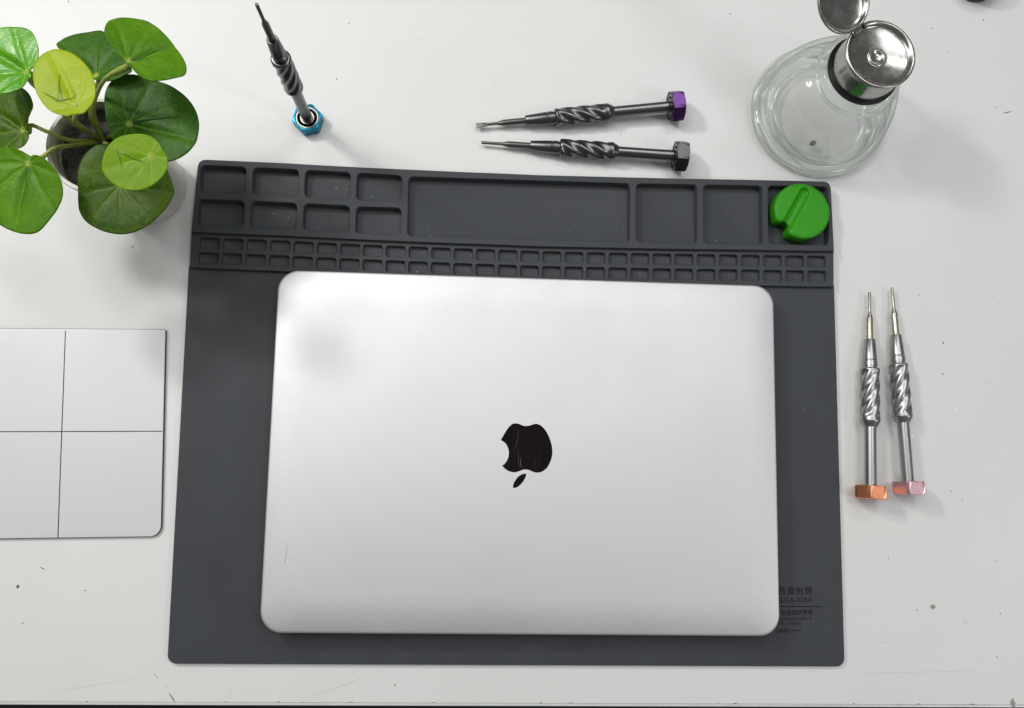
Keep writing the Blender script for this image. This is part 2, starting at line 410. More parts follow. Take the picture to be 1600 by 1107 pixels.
def blob(x, y, r, z=.05, n=9):
    c = at(x, y, z); a0 = random.random() * 6; el = random.uniform(.55, 1)
    L = []
    for k in range(n):
        a = 2 * math.pi * k / n; rr = r * .4 * random.uniform(.65, 1.15)
        u, v = rr * math.cos(a), rr * math.sin(a) * el
        L.append(Vector((c.x + u * math.cos(a0) - v * math.sin(a0), c.y + u * math.sin(a0) + v * math.cos(a0), z)))
    return L, [list(range(n))]
dk = [blob(1474, 536, 2.6), blob(1436.5, 461, 1.3), blob(1473, 585, 1.8), blob(1545, 600, 1.3), blob(28, 917, 3), stroke([(62, 886), (67, 889), (71, 890)], 1.6),
      blob(1388, 873, 1.2), stroke([(1553, 877), (1559, 877)], 1.6), blob(1433, 954, 1.3), stroke([(1506, 971), (1511, 976)], 1.5), blob(1563, 959, 1.6), blob(1558, 1027, 1.2),
      blob(617, 1071, 1.6), stroke([(264, 1083), (270, 1092), (274, 1098)], 1.8), blob(35, 974, 1.2), blob(175, 950, 1.1), stroke([(240, 1053), (244, 1057), (248, 1061)], 1), stroke([(257, 1071), (262, 1076)], .9),
      stroke([(1568, 177), (1574, 176), (1581, 174)], 1.8), blob(1557, 168, 1.6), blob(1381, 195, 1.6), blob(1537, 32, 1.5), blob(1457, 45, 1.4), blob(526, 124, 1.5), blob(659, 60, 1), blob(545, 37, 1.3),
      blob(1141, 22, 1.5), blob(1486, 768, 1.2), blob(1552, 464, 1.1), blob(207, 386, 1.6), blob(1497, 717, 1), blob(107, 3, 1.5), blob(970, 210, 1.2), blob(1504, 782, 1.3)]
for k in range(14):                                                        # chips along the front seam
    x = random.uniform(0, 1600); y = 1096.3 + (x / 1600) * 5.0
    w = random.choice((3, 4, 6, 10)); dk.append(stroke([(x, y), (x + w * .5, y - random.uniform(.2, .9)), (x + w, y)], random.uniform(.6, 1.6)))
part('scuff_marks', join(*dk), M_MARK, table, 0, kind='stuff')
ft = [stroke([(463, 1095), (500, 1083), (540, 1070), (560, 1062), (573, 1054)], .7), stroke([(361, 1073), (359.5, 1082), (359, 1092)], .8),
      stroke([(1320, 1004), (1370, 1004), (1420, 1004)], .9), stroke([(1318, 1051), (1400, 1051), (1480, 1050), (1530, 1050)], .8), stroke([(1320, 957), (1345, 958), (1362, 957)], .8),
      stroke([(773, 112), (783, 125), (770, 138), (757, 150), (749, 160)], .6), stroke([(1470, 202), (1500, 188), (1520, 184), (1530, 190)], .6), stroke([(80, 1083), (120, 1075), (180, 1066), (215, 1060)], .7),
      stroke([(208, 987), (215, 981)], 1), stroke([(1333, 933), (1332, 939)], 1.4), stroke([(1218, 5), (1225, 16)], 1.2), stroke([(1155, 38), (1165, 36)], 1.2), blob(1482, 80, 3), stroke([(1540, 62), (1548, 58)], 1.4),
      stroke([(1564, 54), (1575, 56)], 1.6), blob(133, 923, 2), stroke([(130, 922), (138, 924)], 1.2), stroke([(1515, 920), (1524, 917), (1527, 923)], .8), stroke([(1550, 960), (1556, 970)], .9), blob(1332, 1000, 1)]
part('faint_scratches', join(*ft), M_FAINT, table, 0, kind='stuff')
part('paint_chip', join(blob(1457.5, 948.5, 5, .05, 12)), M_CHIP, table, 0, label='largest grey chip in the table top, right of the mat')
part('paint_chip', join(blob(1583, 1099, 7, .06, 12)), M_CHIP, table, 0)
wh = [blob(1493, 641, 2.2), blob(1427, 681, 2.6), blob(1498, 717, 2)]
part('white_nicks', join(*wh), simple('bare_white', (.85, .85, .84), .5), table, 0, kind='stuff')

# ------------------------------------------------------------------ silicone soldering mat
mat_ = root('silicone_mat', 'dark grey silicone repair mat with moulded parts trays along its back, under the laptop', 'work mat', at(790, 650, 0))
ZT, ZS, ZW, ZF = 8.0, 5.6, 3.0, 2.4
CP = [(285, 369), (327, 371), (437, 375.2), (510, 379), (582, 382.3), (725, 388), (795, 390.2), (829, 391.9), (967, 394.7), (1035, 396), (1070, 396.5), (1174, 397.8), (1276, 399.6), (1320, 400.2)]
def crv(x):
    for (a, b), (c, d) in zip(CP, CP[1:]):
        if x <= c: return b + (d - b) * (x - a) / (c - a)
    return CP[-1][1]
def px(L, z):                                                             # pixel outline -> table outline, counter-clockwise
    P = [at(x, y, z) for x, y in L]
    P = [Vector((p.x, p.y)) for p in P]
    ar = sum(P[i].x * P[(i + 1) % len(P)].y - P[(i + 1) % len(P)].x * P[i].y for i in range(len(P)))
    return P if ar > 0 else P[::-1]
def outer_pts(x0, x1, fy, n=26): return [(x0 + (x1 - x0) * k / n, fy(x0 + (x1 - x0) * k / n)) for k in range(n + 1)]
def skirt(L, z, zb, b=.5):
    """side wall of an outline, with a rounded top arris; L is the outline of the flat top"""
    return loops([z3(L, z), z3(offset(L, -b * .4), z - b * .12), z3(offset(L, -b), z - b), z3(offset(L, -b), zb)], False, False)
def flip(g): return g[0], [f[::-1] for f in g[1]]
def compartment(quad, r, z, zf, extra=None):
    L0 = rquad(quad, r) if extra is None else extra
    def ins(d): return rquad(quad, r, inset=d) if extra is None else offset(extra, d)
    Ls = [z3(L0, z), z3(ins(.18), z - .08), z3(ins(.38), z - .4), z3(ins(.62), zf + .5), z3(ins(.78), zf + .14), z3(ins(1.1), zf)]
    return L0, flip(loops(Ls, True, False)) if False else loops(Ls, False, True)
def corner_round(P, idx, r, n=6):
    """round some corners of a polygon given as 2-D points"""
    out = []; m = len(P)
    for i, p in enumerate(P):
        if i in idx:
            a = (P[i - 1] - p).normalized(); b = (P[(i + 1) % m] - p).normalized()
            th = math.acos(max(-1, min(1, a.dot(b)))); d = r / math.tan(th / 2)
            p0, p1 = p + a * d, p + b * d
            for k in range(n + 1):
                t = k / n; out.append(p0 * (1 - t) ** 2 + p * 2 * t * (1 - t) + p1 * t * t)
        else: out.append(p)
    return out
def outline(top, right, bottom, left_r, z, rad):
    pass
# work area sheet
q = px([(296, 416), (262.3, 1036.2), (1319, 1040.8), (1302.6, 446)], ZW)
L = rquad(q, [.5, 4.6, 4.6, .5] if q[0].y > 0 else [4.6, 4.6, .5, .5], 8)
L = rquad(q, [4.6 if p.y < 0 else .5 for p in q], 8)
part('work_area', join(fill(L, [], ZW), skirt(L, ZW, .05, .5)), M_SIL, mat_)
# the strip of small compartments
step1 = lambda x: crv(x) - 7.8
step2 = lambda x: crv(x) + 48
top_l = outer_pts(300, 1302, lambda x: step1(x) - 2); bot_l = outer_pts(296.8, 1302.2, step2)
P = px(top_l + bot_l[::-1], ZS)
lefts1 = [310.3, 347.2, 383.9, 420.8, 457.9, 494.4, 530.8, 566.3, 602.2, 638, 673.2, 708.2, 743.1, 778, 812.4, 846.9, 881.5, 915.9, 950.4, 984.7, 1019.1, 1053.3, 1088.2, 1122.6, 1157.2, 1191.9, 1226.3, 1260.4]
lefts2 = [308.7, 345.2, 382.3, 419.2, 456.2, 493, 529.7, 566, 601.7, 637.2, 672.4, 707.4, 742.3, 777.2, 811.9, 846.4, 881, 915.4, 950, 984.2, 1018.6, 1053.2, 1087.9, 1122.6, 1157.2, 1192.2, 1226.8, 1261.2]
holes = []; comps = []
for row, lefts in enumerate((lefts1, lefts2)):
    for k, x in enumerate(lefts):
        w = 33.6 - 2.6 * min(1, k / 14); x1 = x + w; dy = 23.2 * row
        sk = 1.0 if k < 7 else .3
        a, b = crv(x) + dy, crv(x1) + dy
        quad = px([(x + .3, a), (x1 + sk * .6, b), (x1 - sk * .6, b + 19.2), (x - sk * .6, a + 19.2)], ZS)
        L0, g = compartment(quad, 1.9, ZS, ZF + .3)
        holes.append(L0); comps.append(('small_compartment', g))
part('small_parts_strip', join(fill(P, holes, ZS), skirt(P, ZS, .05, .4)), M_SIL, mat_)
# the raised tray of large compartments
def top_edge(x): return crv(x) - (120 - 5 * min(1, max(0, (x - 319) / 960)))
tl = outer_pts(311, 1297, top_edge, 30); bl = outer_pts(300, 1302.4, step1, 30)
P = px(tl + bl[::-1], ZT)
mx_y = max(p.y for p in P)
idx = [i for i, p in enumerate(P) if any((p - Vector(at(*c, ZT).xy)).length < .05 for c in (tl[0], tl[-1]))]
P = corner_round(P, idx, 4.6)
large = [[(312.5, 257.5), (386, 260.3), (384, 304.6), (310.7, 301.4)], [(394.6, 260.9), (467.8, 264.3), (467.3, 308.2), (392.4, 304.8)],
         [(476.3, 265.2), (548.8, 268.8), (548.1, 313.6), (474.5, 308.6)], [(557.3, 269.3), (629.3, 273.8), (628, 317.6), (555.5, 313.6)],
         [(309.1, 310.2), (382.7, 313.1), (381.1, 356.6), (306.9, 353.6)], [(390.8, 313.1), (465.1, 317), (463.3, 360.8), (389, 357.5)],
         [(474.1, 317.2), (547.2, 321), (546.5, 364.9), (471.8, 361.1)], [(556, 322.1), (628.2, 324.4), (627.1, 369.4), (554, 365.3)],
         [(637.8, 275.3), (985.3, 286.3), (984.6, 379.7), (635.4, 370)],
         [(993.2, 286.2), (1090.4, 288), (1090.4, 381.4), (993.2, 379.6)], [(1098.3, 288), (1192.3, 289.8), (1192.8, 383.2), (1098.7, 381.4)],
         [(1199.1, 289.6), (1295.2, 290.9), (1296.3, 384.8), (1200, 382.5)]]
holes = []; cellq = None
for q in large:
    quad = px(q, ZT); L0, g = compartment(quad, 3.3, ZT, ZF)
    holes.append(L0); comps.append(('large_compartment', g)); cellq = quad
part('parts_tray', join(fill(P, holes, ZT), skirt(P, ZT, .05, .6)), M_SIL, mat_)
for nme, g in comps: part(nme, g, M_SIL, mat_)
dust = []
for x, y, z in ((888, 361.5, ZF), (669, 355.5, ZF), (684, 311, ZF), (672, 370, ZT), (541, 296, ZF), (525, 294, ZF), (582, 307, ZF), (579, 309, ZF), (498, 358, ZF), (527, 355, ZF), (451, 341, ZF), (428, 334, ZF), (440, 296, ZF), (914, 421.5, ZS), (643, 399, ZF + .3), (661, 396, ZF + .3), (737, 399, ZF + .3), (768, 394, ZF + .3), (652, 425, ZF + .3), (1078, 292, ZF), (1000, 428, ZF + .3), (1210, 416, ZF + .3), (1118, 376, ZF), (975, 355, ZF), (1255, 640, ZW), (690, 1022, ZW)):
    dust.append(blob(x, y, random.uniform(.7, 1.4), z + .04, 6))
part('dust_specks', join(*dust), simple('pale_dust', (.26, .26, .255), .8), mat_, 0, kind='stuff')
# print on the mat
def text(body, right, base, height_px, stretch=1.0, z=ZW + .05, name='lettering', space=1.0, bold=0.0):
    c = bpy.data.curves.new('t', 'FONT'); c.body = body; c.size = 1; c.space_character = space; c.resolution_u = 3; c.offset = bold
    o = bpy.data.objects.new('t', c); COL.objects.link(o)
    me = bpy.data.meshes.new_from_object(o.evaluated_get(bpy.context.evaluated_depsgraph_get()))
    bpy.data.objects.remove(o); bpy.data.curves.remove(c)
    vs_ = [v.co.copy() for v in me.vertices]; fs = [list(p.vertices) for p in me.polygons]; bpy.data.meshes.remove(me)
    if not vs_: return
    x1 = max(v.x for v in vs_); h = max(v.y for v in vs_) - min(v.y for v in vs_); y0 = min(v.y for v in vs_)
    p = at(right, base, z); k = (at(right, base - height_px, z) - p).length / h
    part(name, ([Vector((p.x + (v.x - x1) * k * stretch, p.y + (v.y - y0) * k, z)) for v in vs_], fs), M_INK, mat_, 0)
text('百造创想', 1269.5, 929.3, 12.6, 1.0, space=1.22, bold=.012)
text('MEGA-IDEA', 1270, 941.3, 7.9, 1.02, space=1.08)
text('创造成就梦想', 1270.5, 961.2, 8.6, 1.0, space=1.02, bold=.01)
text('creatures,idea is', 1268.5, 970.0, 7.0, .92)
text('Terrific dreams', 1252, 976.6, 6.0, .95)
text('0440', 1233, 989.5, 7.6, 1.0)
def bar(x0, y0, x1, y1, w):
    a, b = at(x0, y0, ZW + .05), at(x1, y1, ZW + .05); n = Vector((-(b - a).y, (b - a).x, 0)).normalized() * w * .2
    return [a + n, a - n, b - n, b + n], [[0, 1, 2, 3]]
part('printed_rule', bar(1150, 947.6, 1283, 948.4, 1.3), M_INK, mat_, 0)
part('printed_rule', bar(1236, 985.6, 1252, 985.7, 1.3), M_INK, mat_, 0)

# ------------------------------------------------------------------ laptop
ZB = ZW + .5; ZL = 18.0
lq = [at(405.4, 988.8, ZL - 3), at(1217.6, 994.2, ZL - 3), at(1207.3, 447.4, ZL - 3), at(436, 422.4, ZL - 3)]
lap = root('laptop', 'closed silver aluminium laptop with a black fruit emblem lying on the grey mat', 'laptop', (sum((p.x for p in lq)) / 4, sum((p.y for p in lq)) / 4, ZW))
def rq(i, z): return z3(rquad(lq, 12.5, 14, inset=i), z)
def ease(i):                                                               # the lid rolls off gently towards its edges
    t = min(1, i / 21.0); return 1.7 * (1 - t) ** 2.2
part('lid', loops([rq(.9, ZL - 4.9), rq(.1, ZL - 4.6), rq(0, ZL - 3.4), rq(.04, ZL - 2.7), rq(.25, ZL - 2.0)] + [z3(rquad(lq, 12.5 + i, 14, inset=i), ZL - ease(i)) for i in (.7, 1.5, 2.5, 4, 5.5, 7, 9, 11, 13, 15.5, 18, 21.5)]), M_ALU, lap, 50)
part('base', loops([rq(22, ZB), rq(9, ZB + 1.4), rq(3.2, ZB + 3.6), rq(.8, ZB + 6.2), rq(.1, ZB + 8), rq(.1, ZL - 5.6), rq(.6, ZL - 5.3)]), M_ALU, lap, 50)
part('hinge', loops([rq(4.5, ZL - 5.3), rq(4.5, ZL - 4.9)], False, False), M_DARKRUB, lap)
for sx_, sy_ in ((-1, -1), (1, -1), (1, 1), (-1, 1)):
    c = ORG[lap.name]; g = lathe([(0, ZW + .02), (6, ZW + .02), (6.5, ZW + .3), (6.5, ZB + .4), (0, ZB + .4)], 24, c.x + sx_ * 118, c.y + sy_ * 78)
    part('rubber_foot', g, M_DARKRUB, lap)
def crop(L): return [(720 + x / 6.15, 620 + y / 6.15) for x, y in L]
body = crop([(385, 418), (425, 445), (452, 490), (462, 540), (455, 590), (430, 636), (397, 665), (430, 698), (470, 720), (520, 728), (558, 719), (595, 704), (625, 700), (657, 707), (700, 725), (740, 731), (787, 718), (830, 682), (862, 622), (879, 555), (876, 480), (853, 400), (818, 330), (775, 283), (735, 263), (700, 265), (665, 278), (630, 283), (595, 278), (560, 263), (525, 257), (490, 267), (450, 308), (412, 368)])
leafp = crop([(627, 740), (590, 746), (550, 772), (518, 815), (503, 850), (502, 878), (540, 871), (582, 838), (612, 795), (627, 758)])
def sharp_spline(L, corners, n):
    """closed outline that stays sharp at the given point numbers"""
    out = []; c = sorted(corners)
    for i, a in enumerate(c):
        b = c[(i + 1) % len(c)]; seg = []
        j = a
        while True:
            seg.append(L[j]); j = (j + 1) % len(L)
            if j == b: seg.append(L[j]); break
        m = max(4, int(n * len(seg) / len(L)))
        out += spline([Vector((x, y, 0)) for x, y in seg], m, False)[:-1]
    return [(p.x, p.y) for p in out]
def plate(L, z0, z1):
    P = px(L, z1); return join(fill(P, [], z1), loops([z3(P, z0), z3(P, z1)], False, False))
part('emblem', plate(sharp_spline(body, [0, 6], 96), ZL - .3, ZL + .06), M_EMB, lap, 30)
part('emblem', plate(sharp_spline(leafp, [0, 5], 40), ZL - .3, ZL + .06), M_EMB, lap, 30)
hs = []
for pts, w in (([(810, 673), (809.5, 684), (806, 697), (803, 704)], .5), ([(809, 700), (810, 718), (811, 736)], .55), ([(814, 715), (813, 725), (815, 732)], .9), ([(842, 716), (843, 727)], .4), ([(843, 700), (843.5, 708)], .3)):
    hs.append(stroke(pts, w, ZL + .09))
part('hairline_scratches', join(*hs), simple('pale_hairline', (.09, .075, .07), .5), lap, 0, kind='stuff')
ls_ = [stroke(p, w, ZL + .02) for p, w in (([(446, 846), (449, 856), (446, 870), (444, 880)], 1.0), ([(1108, 489), (1111, 505)], .6), ([(842, 676), (862, 677)], .5), ([(417, 795), (424, 803)], .6), ([(560, 478), (574, 470)], .6), ([(1190, 870), (1206, 868)], .5), ([(900, 880), (915, 872), (926, 868)], .4), ([(640, 560), (655, 552)], .4), ([(1010, 740), (1030, 732)], .4), ([(520, 700), (523, 722)], .4))]
part('lid_scuffs', join(*ls_), simple('lid_scuff', (.60, .60, .60), .6, .6), lap, 0, kind='stuff')
sm = []
for x, y in ((768, 738), (466, 951), (553, 448), (640, 640), (860, 677), (1096, 508), (445, 880), (1204, 883), (905, 640)):
    c = at(x, y, ZL + .03); sm.append(([c + Vector((random.uniform(.12, .3) * math.cos(a), random.uniform(.12, .3) * math.sin(a), 0)) for a in (0, 1.2, 2.4, 3.7, 5)], [[0, 1, 2, 3, 4]]))
part('tiny_nicks', join(*sm), M_CHIP, lap, 0, kind='stuff')

# ------------------------------------------------------------------ gridded white magnetic board
ZM = 2.2
p_tr, p_br, p_bl = at(258.5, 515.3, ZM), at(251, 838.5, ZM), at(0, 841.8, ZM)
ux = (p_br - p_bl).normalized(); wid = 252.0
b_tl = p_tr - ux * wid; b_bl = p_br - ux * wid
board = root('magnetic_board', 'thin white magnetic board with black grid lines at the left edge of the table', 'magnetic mat', ((p_tr.x + b_bl.x) / 2, (p_tr.y + b_bl.y) / 2, 0))
bq = [b_bl, p_br, p_tr, b_tl]; rr = [6, 6, .8, .8]
def bqz(i, z): return z3(rquad(bq, rr, 8, inset=i), z)
part('dark_core', loops([bqz(0, .02), bqz(-.15, .3), bqz(-.15, ZM - .3)], True, True), M_BOARDCORE, board)
part('white_face', loops([bqz(.1, ZM - .35), bqz(.1, ZM - .1), bqz(.5, ZM)], False, True), M_BOARD, board)
def line(p, q_, w):
    n = Vector((-(q_ - p).y, (q_ - p).x, 0)).normalized() * w / 2; z = ZM + .04
    return [Vector((v.x, v.y, z)) for v in (p + n, p - n, q_ - n, q_ + n)], [[0, 3, 2, 1]]
va, vb = at(102.3, 517.5, ZM), at(90.5, 840, ZM)
for k in range(4):
    o_ = -ux * 63.5 * k
    if k < 3: part('grid_line', flip(line(va + o_, vb + o_, .58)), M_LINE, board, 0)
ha = at(253.8, 674.2, ZM); part('grid_line', flip(line(ha, ha - ux * (wid - 1.2) + (at(0, 677.2, ZM) - (ha - ux * (ha - at(0, 677.2, ZM)).length)) * 0, .58)), M_LINE, board, 0)

# ------------------------------------------------------------------ green plastic disc
cc = sum((Vector((p[0], p[1])) for p in cellq), Vector((0, 0))) / 4
tcn = at(1254.3, 329.5, 13.4); DC = Vector((tcn.x, tcn.y))
disc = root('plastic_disc', 'bright green plastic disc with a straight groove and a notched edge, in the mat corner', 'plastic disc', (DC.x, DC.y, ZF))
RD = 18.7; a0, a1 = math.radians(249), math.radians(199 + 360)
OL = [(RD * math.cos(a0 + (a1 - a0) * k / 30), RD * math.sin(a0 + (a1 - a0) * k / 30)) for k in range(31)]
OL += [(-16.9, -7.2), (-15, -7.8), (-12.8, -7.0), (-10.8, -7.0), (-9.2, -8.4), (-8.7, -10.6), (-9.4, -12.8), (-9.6, -14.8), (-8.6, -16.6)]
OL = [p.xy for p in spline([Vector((x, y, 0)) for x, y in OL], 190)]
GA, GB = Vector((2.2, 12.3)), Vector((-11.5, -11.0)); GR = 3.3
def gdepth(p):
    d = (GB - GA); t = max(0, min(1, (p - GA).dot(d) / d.length_squared)); r = (p - GA - d * t).length
    if r < GR: return 2.6 * (math.sqrt(max(0, 1 - (r / GR) ** 2)) ** .8) + .25
    return .25 * max(0, 1 - (r - GR) / .9) ** 2
zt = 13.4; z0 = ZF + .05; fil = 1.9
rings = [(0, z0 + .4), (0, zt - fil)] + [(fil * (1 - math.cos(a)), zt - fil + fil * math.sin(a)) for a in (.3, .6, .9, 1.2, 1.57)]
Ls = []
for d, z in rings:
    o_ = offset(OL, d)
    Ls.append([Vector((p.x, p.y, max(z0 + .4, min(z, zt - gdepth(p) if z > zt - fil - .01 else z)))) for p in o_])
inner = offset(OL, fil)
ex = [(x * .55 + random.uniform(-.05, .05), y * .55 + random.uniform(-.05, .05)) for x in range(-34, 35) for y in range(-34, 35)]
ex = [p for p in ex if pip(p, inner) and min((Vector(p) - q_).length for q_ in inner[::2]) > .45]
tv, tf = fill(inner, [], zt, ex)
tv = [Vector((v.x, v.y, zt - gdepth(v.xy))) for v in tv]
V, Fc = join(loops([[Vector((p.x * .985, p.y * .985, z0)) for p in OL]] + Ls, True, False), (tv, tf))
part('disc_body', ([v + Vector((DC.x, DC.y, 0)) for v in V], Fc), M_GREEN, disc, 60)

# ------------------------------------------------------------------ precision screwdrivers
def driver(color, label, loc, rot, Lmm, mbody, mbit, flat=False, spin=0.0):
    r_ = root('precision_screwdriver', label, 'screwdriver', loc, 'precision screwdrivers on the table', rot)
    k = Lmm / 135.0
    def sc(p): return [(a * k, b * k) for a, b in p]
    R = 10.3
    def hexf(r, z, a):                                                    # hexagon with softened corners
        a_ = (a + math.radians(30)) % math.radians(60) - math.radians(30)
        return min(r / math.cos(a_ - math.radians(30) if a_ > 0 else a_ + math.radians(30)) * .866, r * .985)
    prof = [(5, 0), (8.6, 0), (9.6, .35), (R, 1.0), (R, 7.3), (9.7, 8.0), (8.8, 8.3), (8.0, 8.3), (7.7, 8.0), (7.6, 6.2), (0.5, 6.2)]
    def hx(r, z, a):
        if r <= 8.9 * k: return r
        ah = (a % math.radians(60)) - math.radians(30)
        return min(R * k * .866 / math.cos(ah), r)
    cap = part('hex_cap', lathe(sc(prof), 96, fun=hx), M_HEX[color], r_, 28)
    race = lathe(sc([(6.4, 6.3), (6.4, 7.7), (6.7, 7.9), (7.5, 7.9), (7.6, 6.3)]), 40)
    race = join(race, lathe(sc([(3.6, 6.3), (3.6, 7.8), (4.7, 7.8), (4.8, 6.3)]), 32))
    for b in range(8):
        a = b * math.pi / 4; c = Vector((5.55 * math.cos(a), 5.55 * math.sin(a), 6.7)) * k
        race = join(race, ([c + Vector((x, y, z)) * .85 * k for x, y, z in ((1, 0, 0), (-1, 0, 0), (0, 1, 0), (0, -1, 0), (0, 0, 1), (0, 0, -1))], [[0, 2, 4], [2, 1, 4], [1, 3, 4], [3, 0, 4], [2, 0, 5], [1, 2, 5], [3, 1, 5], [0, 3, 5]]))
    part('bearing', race, M_BEARS, cap, 30)
    part('rod', lathe(sc([(0.5, 6.3), (3.5, 6.3), (3.5, 46), (3.9, 46.2)]), 32), mbody, r_, 30)
    # twisted grip
    G0, G1, RG = 45.5, 84.0, 5.9
    prof = [(3.7, 45.6), (4.1, 45.6), (5.5, 48.4), (5.85, 49.0)] + [(RG, 49.4 + (82.8 - 49.4) * i / 70) for i in range(71)] + [(5.6, 83.4), (5.0, 83.9), (4.0, 83.9), (4.0, 85.0)]
    def gr(r, z, a):
        z = z / k
        if r < 5.88 * k: return r
        w = max(0, min(1, (z - 50.5) / 4.0)) * max(0, min(1, (82.9 - z) / 2.2)); w = w * w * (3 - 2 * w)
        ph = 5 * (a - spin) - (z - 50) * 5 * 2 * math.pi / 52.0
        c = .5 + .5 * math.cos(ph)
        return r - .85 * k * w * c
    part('twisted_grip', lathe(sc(prof), 90, fun=gr), mbody, r_, 40)
    part('chuck', lathe(sc([(3.9, 84.9), (4.35, 85.1), (4.35, 88.3), (3.95, 88.7), (3.95, 89.0), (4.25, 89.4), (3.35, 102.6), (3.1, 103.0), (2.3, 103.0), (2.3, 102.4), (0.4, 102.4)]), 36), mbody, r_, 30)
    tip = [(2.0, 102.5), (2.0, 117.2), (1.9, 117.6), (1.0, 121.2), (.95, 121.6)]
    g = lathe(sc(tip + ([(.95, 134.6), (.8, 135), (0, 135)] if not flat else [(.95, 126), (1.0, 131)])), 20)
    if flat:
        def q4(w, t, z): return [Vector((w, t, z)) * k, Vector((-w, t, z)) * k, Vector((-w, -t, z)) * k, Vector((w, -t, z)) * k]
        g = join(g, loops([q4(.9, .9, 128), q4(1.25, .75, 131), q4(1.5, .5, 133.5), q4(1.5, .35, 135)]))
    part('bit', g, mbit, r_, 30)
    return r_
def lying(color, label, tip, end, mbody, mbit, flat=False, spin=0.0, ztip=3.6, k=1.0):
    a = at(*end, 8.95 * k); b = at(*tip, ztip); d = (b - a)
    z = d.normalized(); x = Vector((z.y, -z.x, 0)).normalized(); y = z.cross(x)
    if y.z < 0: x, y = -x, -y
    rot = Matrix((x, y, z)).transposed()
    driver(color, label, a, rot, d.length, mbody, mbit, flat, spin)
driver('blue', 'precision screwdriver standing upright on its blue hexagonal cap', at(482.5, 190, 2), Matrix.Rotation(.25, 3, 'Z'), 127.5, M_GUN, M_BITD, spin=.4)
for o in S.objects:
    if o.name.startswith('precision_screwdriver'): o.location.z = .00005
lying('purple', 'precision screwdriver with a purple hexagonal cap and flat blade lying above the mat', (744, 196.5), (1066, 165), M_GUN, M_BITD, True, .2)
lying('black', 'precision screwdriver with a black hexagonal cap lying just behind the mat', (752, 223), (1073, 245), M_GUN, M_BITD, False, 1.0)
lying('orange', 'precision screwdriver with an orange hexagonal cap lying right of the mat', (1358.5, 457), (1360.5, 780), M_STEEL, M_BIT, False, .5)
lying('pink', 'precision screwdriver with a pink hexagonal cap lying beside the orange one', (1393.7, 450), (1420.5, 773), M_STEEL, M_BIT, False, .1)

# ------------------------------------------------------------------ glass pump bottle
BX, BY = 198.6, 227.2
bot = root('pump_bottle', 'clear glass pump bottle with a steel top and open flip lid behind the mat', 'bottle', (BX, BY, 0))
outer = [(0, 1.6), (28, 1.6), (31.5, .5), (33.5, .05), (36.5, .05), (38.6, .8), (39.6, 2.6), (39.7, 6), (39.2, 8), (37.6, 8.9), (37.2, 9.8), (37.7, 11), (37.6, 13), (36.2, 20), (33.8, 29), (30.5, 38), (27.6, 44), (25, 47.6), (22.9, 49.2), (22.6, 50.2), (23.1, 51.3), (22.4, 52.6), (22.3, 54), (22.1, 57), (21.2, 59.5), (20.2, 60.3), (19.2, 60)]
inner = [(18.7, 58.5), (18.6, 54), (19.2, 50.5), (21.5, 47.6), (24.5, 43.8), (28, 37), (31.2, 28.5), (33.6, 19.5), (34.6, 12), (33.6, 9), (31.5, 7.2), (28.4, 6.6), (27.4, 5.4), (26, 5.2), (0, 5.2)]
KR = 1.165
def smooth_prof(p, n): return [(q_.x, q_.y) for q_ in spline([Vector((a, b, 0)) for a, b in p], n, False)]
prof = [(r * KR, z) for r, z in smooth_prof(outer, 70) + smooth_prof(inner, 44)]
prof[0] = (1e-4, prof[0][1]); prof[-1] = (1e-4, prof[-1][1])
gl = part('glass_body', lathe(prof, 96, BX, BY), M_GLASS, bot, 60)
def torus(Rr, z, r, n=96, m=12):
    return lathe([(Rr + r * math.cos(2 * math.pi * k / m), z + r * math.sin(2 * math.pi * k / m)) for k in range(m)], n, BX, BY, closed=True)
part('heel_ring', torus(37.6 * KR, 3.4, 1.0), M_SOLID, bot, 60)
part('heel_ring', torus(33.4 * KR, 8.6, .7), M_SOLID, bot, 60)
part('floor_ring', torus(27.2 * KR, 5.9, .55), M_SOLID, bot, 60)
part('neck_ring', torus(21.0 * KR, 51.0, 1.1), M_SOLID, bot, 60)
part('residue_spot', ([Vector((p.x, p.y, 5.75)) for p in blob(1270, 224, 8, 5.75, 14)[0]], [list(range(14))]), M_STAIN, bot, 0)
part('gasket', lathe([(r * KR, z) for r, z in [(15, 59.4), (18.9, 59.4), (19.0, 60.2), (18.8, 60.7), (17.2, 60.8), (15, 60.8)]], 64, BX, BY), M_DARKRUB, bot)
capp = [(r * 1.185, z) for r, z in smooth_prof([(16.6, 60.5), (16.9, 61.5), (17.0, 66), (16.6, 71), (16.4, 74.5), (16.7, 76), (17.5, 77), (17.8, 78), (17.4, 78.9), (16.4, 79.0), (15.5, 78.2), (14.6, 77.2), (11, 75.9), (6, 74.7), (4.4, 74.6), (4.1, 75.1), (3.6, 75.2), (3.1, 74.7), (2, 74.0), (0.01, 73.7)], 90)]
cap = part('steel_cap', lathe(capp, 80, BX, BY), M_CAPSTEEL, bot, 60)
out = Vector((-.68, .735, 0)).normalized(); hx_ = Vector((out.y, -out.x, 0)); up = Vector((0, 0, 1))
H = Vector((BX, BY, 79.3)) + out * 19.6
al = math.radians(22); e = out * math.cos(al) + up * math.sin(al); nn = (up * math.cos(al) - out * math.sin(al))
LC = H + e * 18.3
lp = [(r * 1.06, z) for r, z in smooth_prof([(.01, -2.6), (9, -2.4), (13.4, -1.6), (15.2, -.4), (15.7, .6), (16.3, 1.1), (17.0, .9), (17.2, .2), (16.6, -1.0), (14.4, -2.6), (9, -3.2), (.01, -3.4)], 50)]
lv, lf = lathe(lp, 72)
lv = [LC + hx_ * v.x + e * v.y + nn * v.z for v in lv]
part('flip_lid', (lv, lf), M_CAPSTEEL, bot, 60)
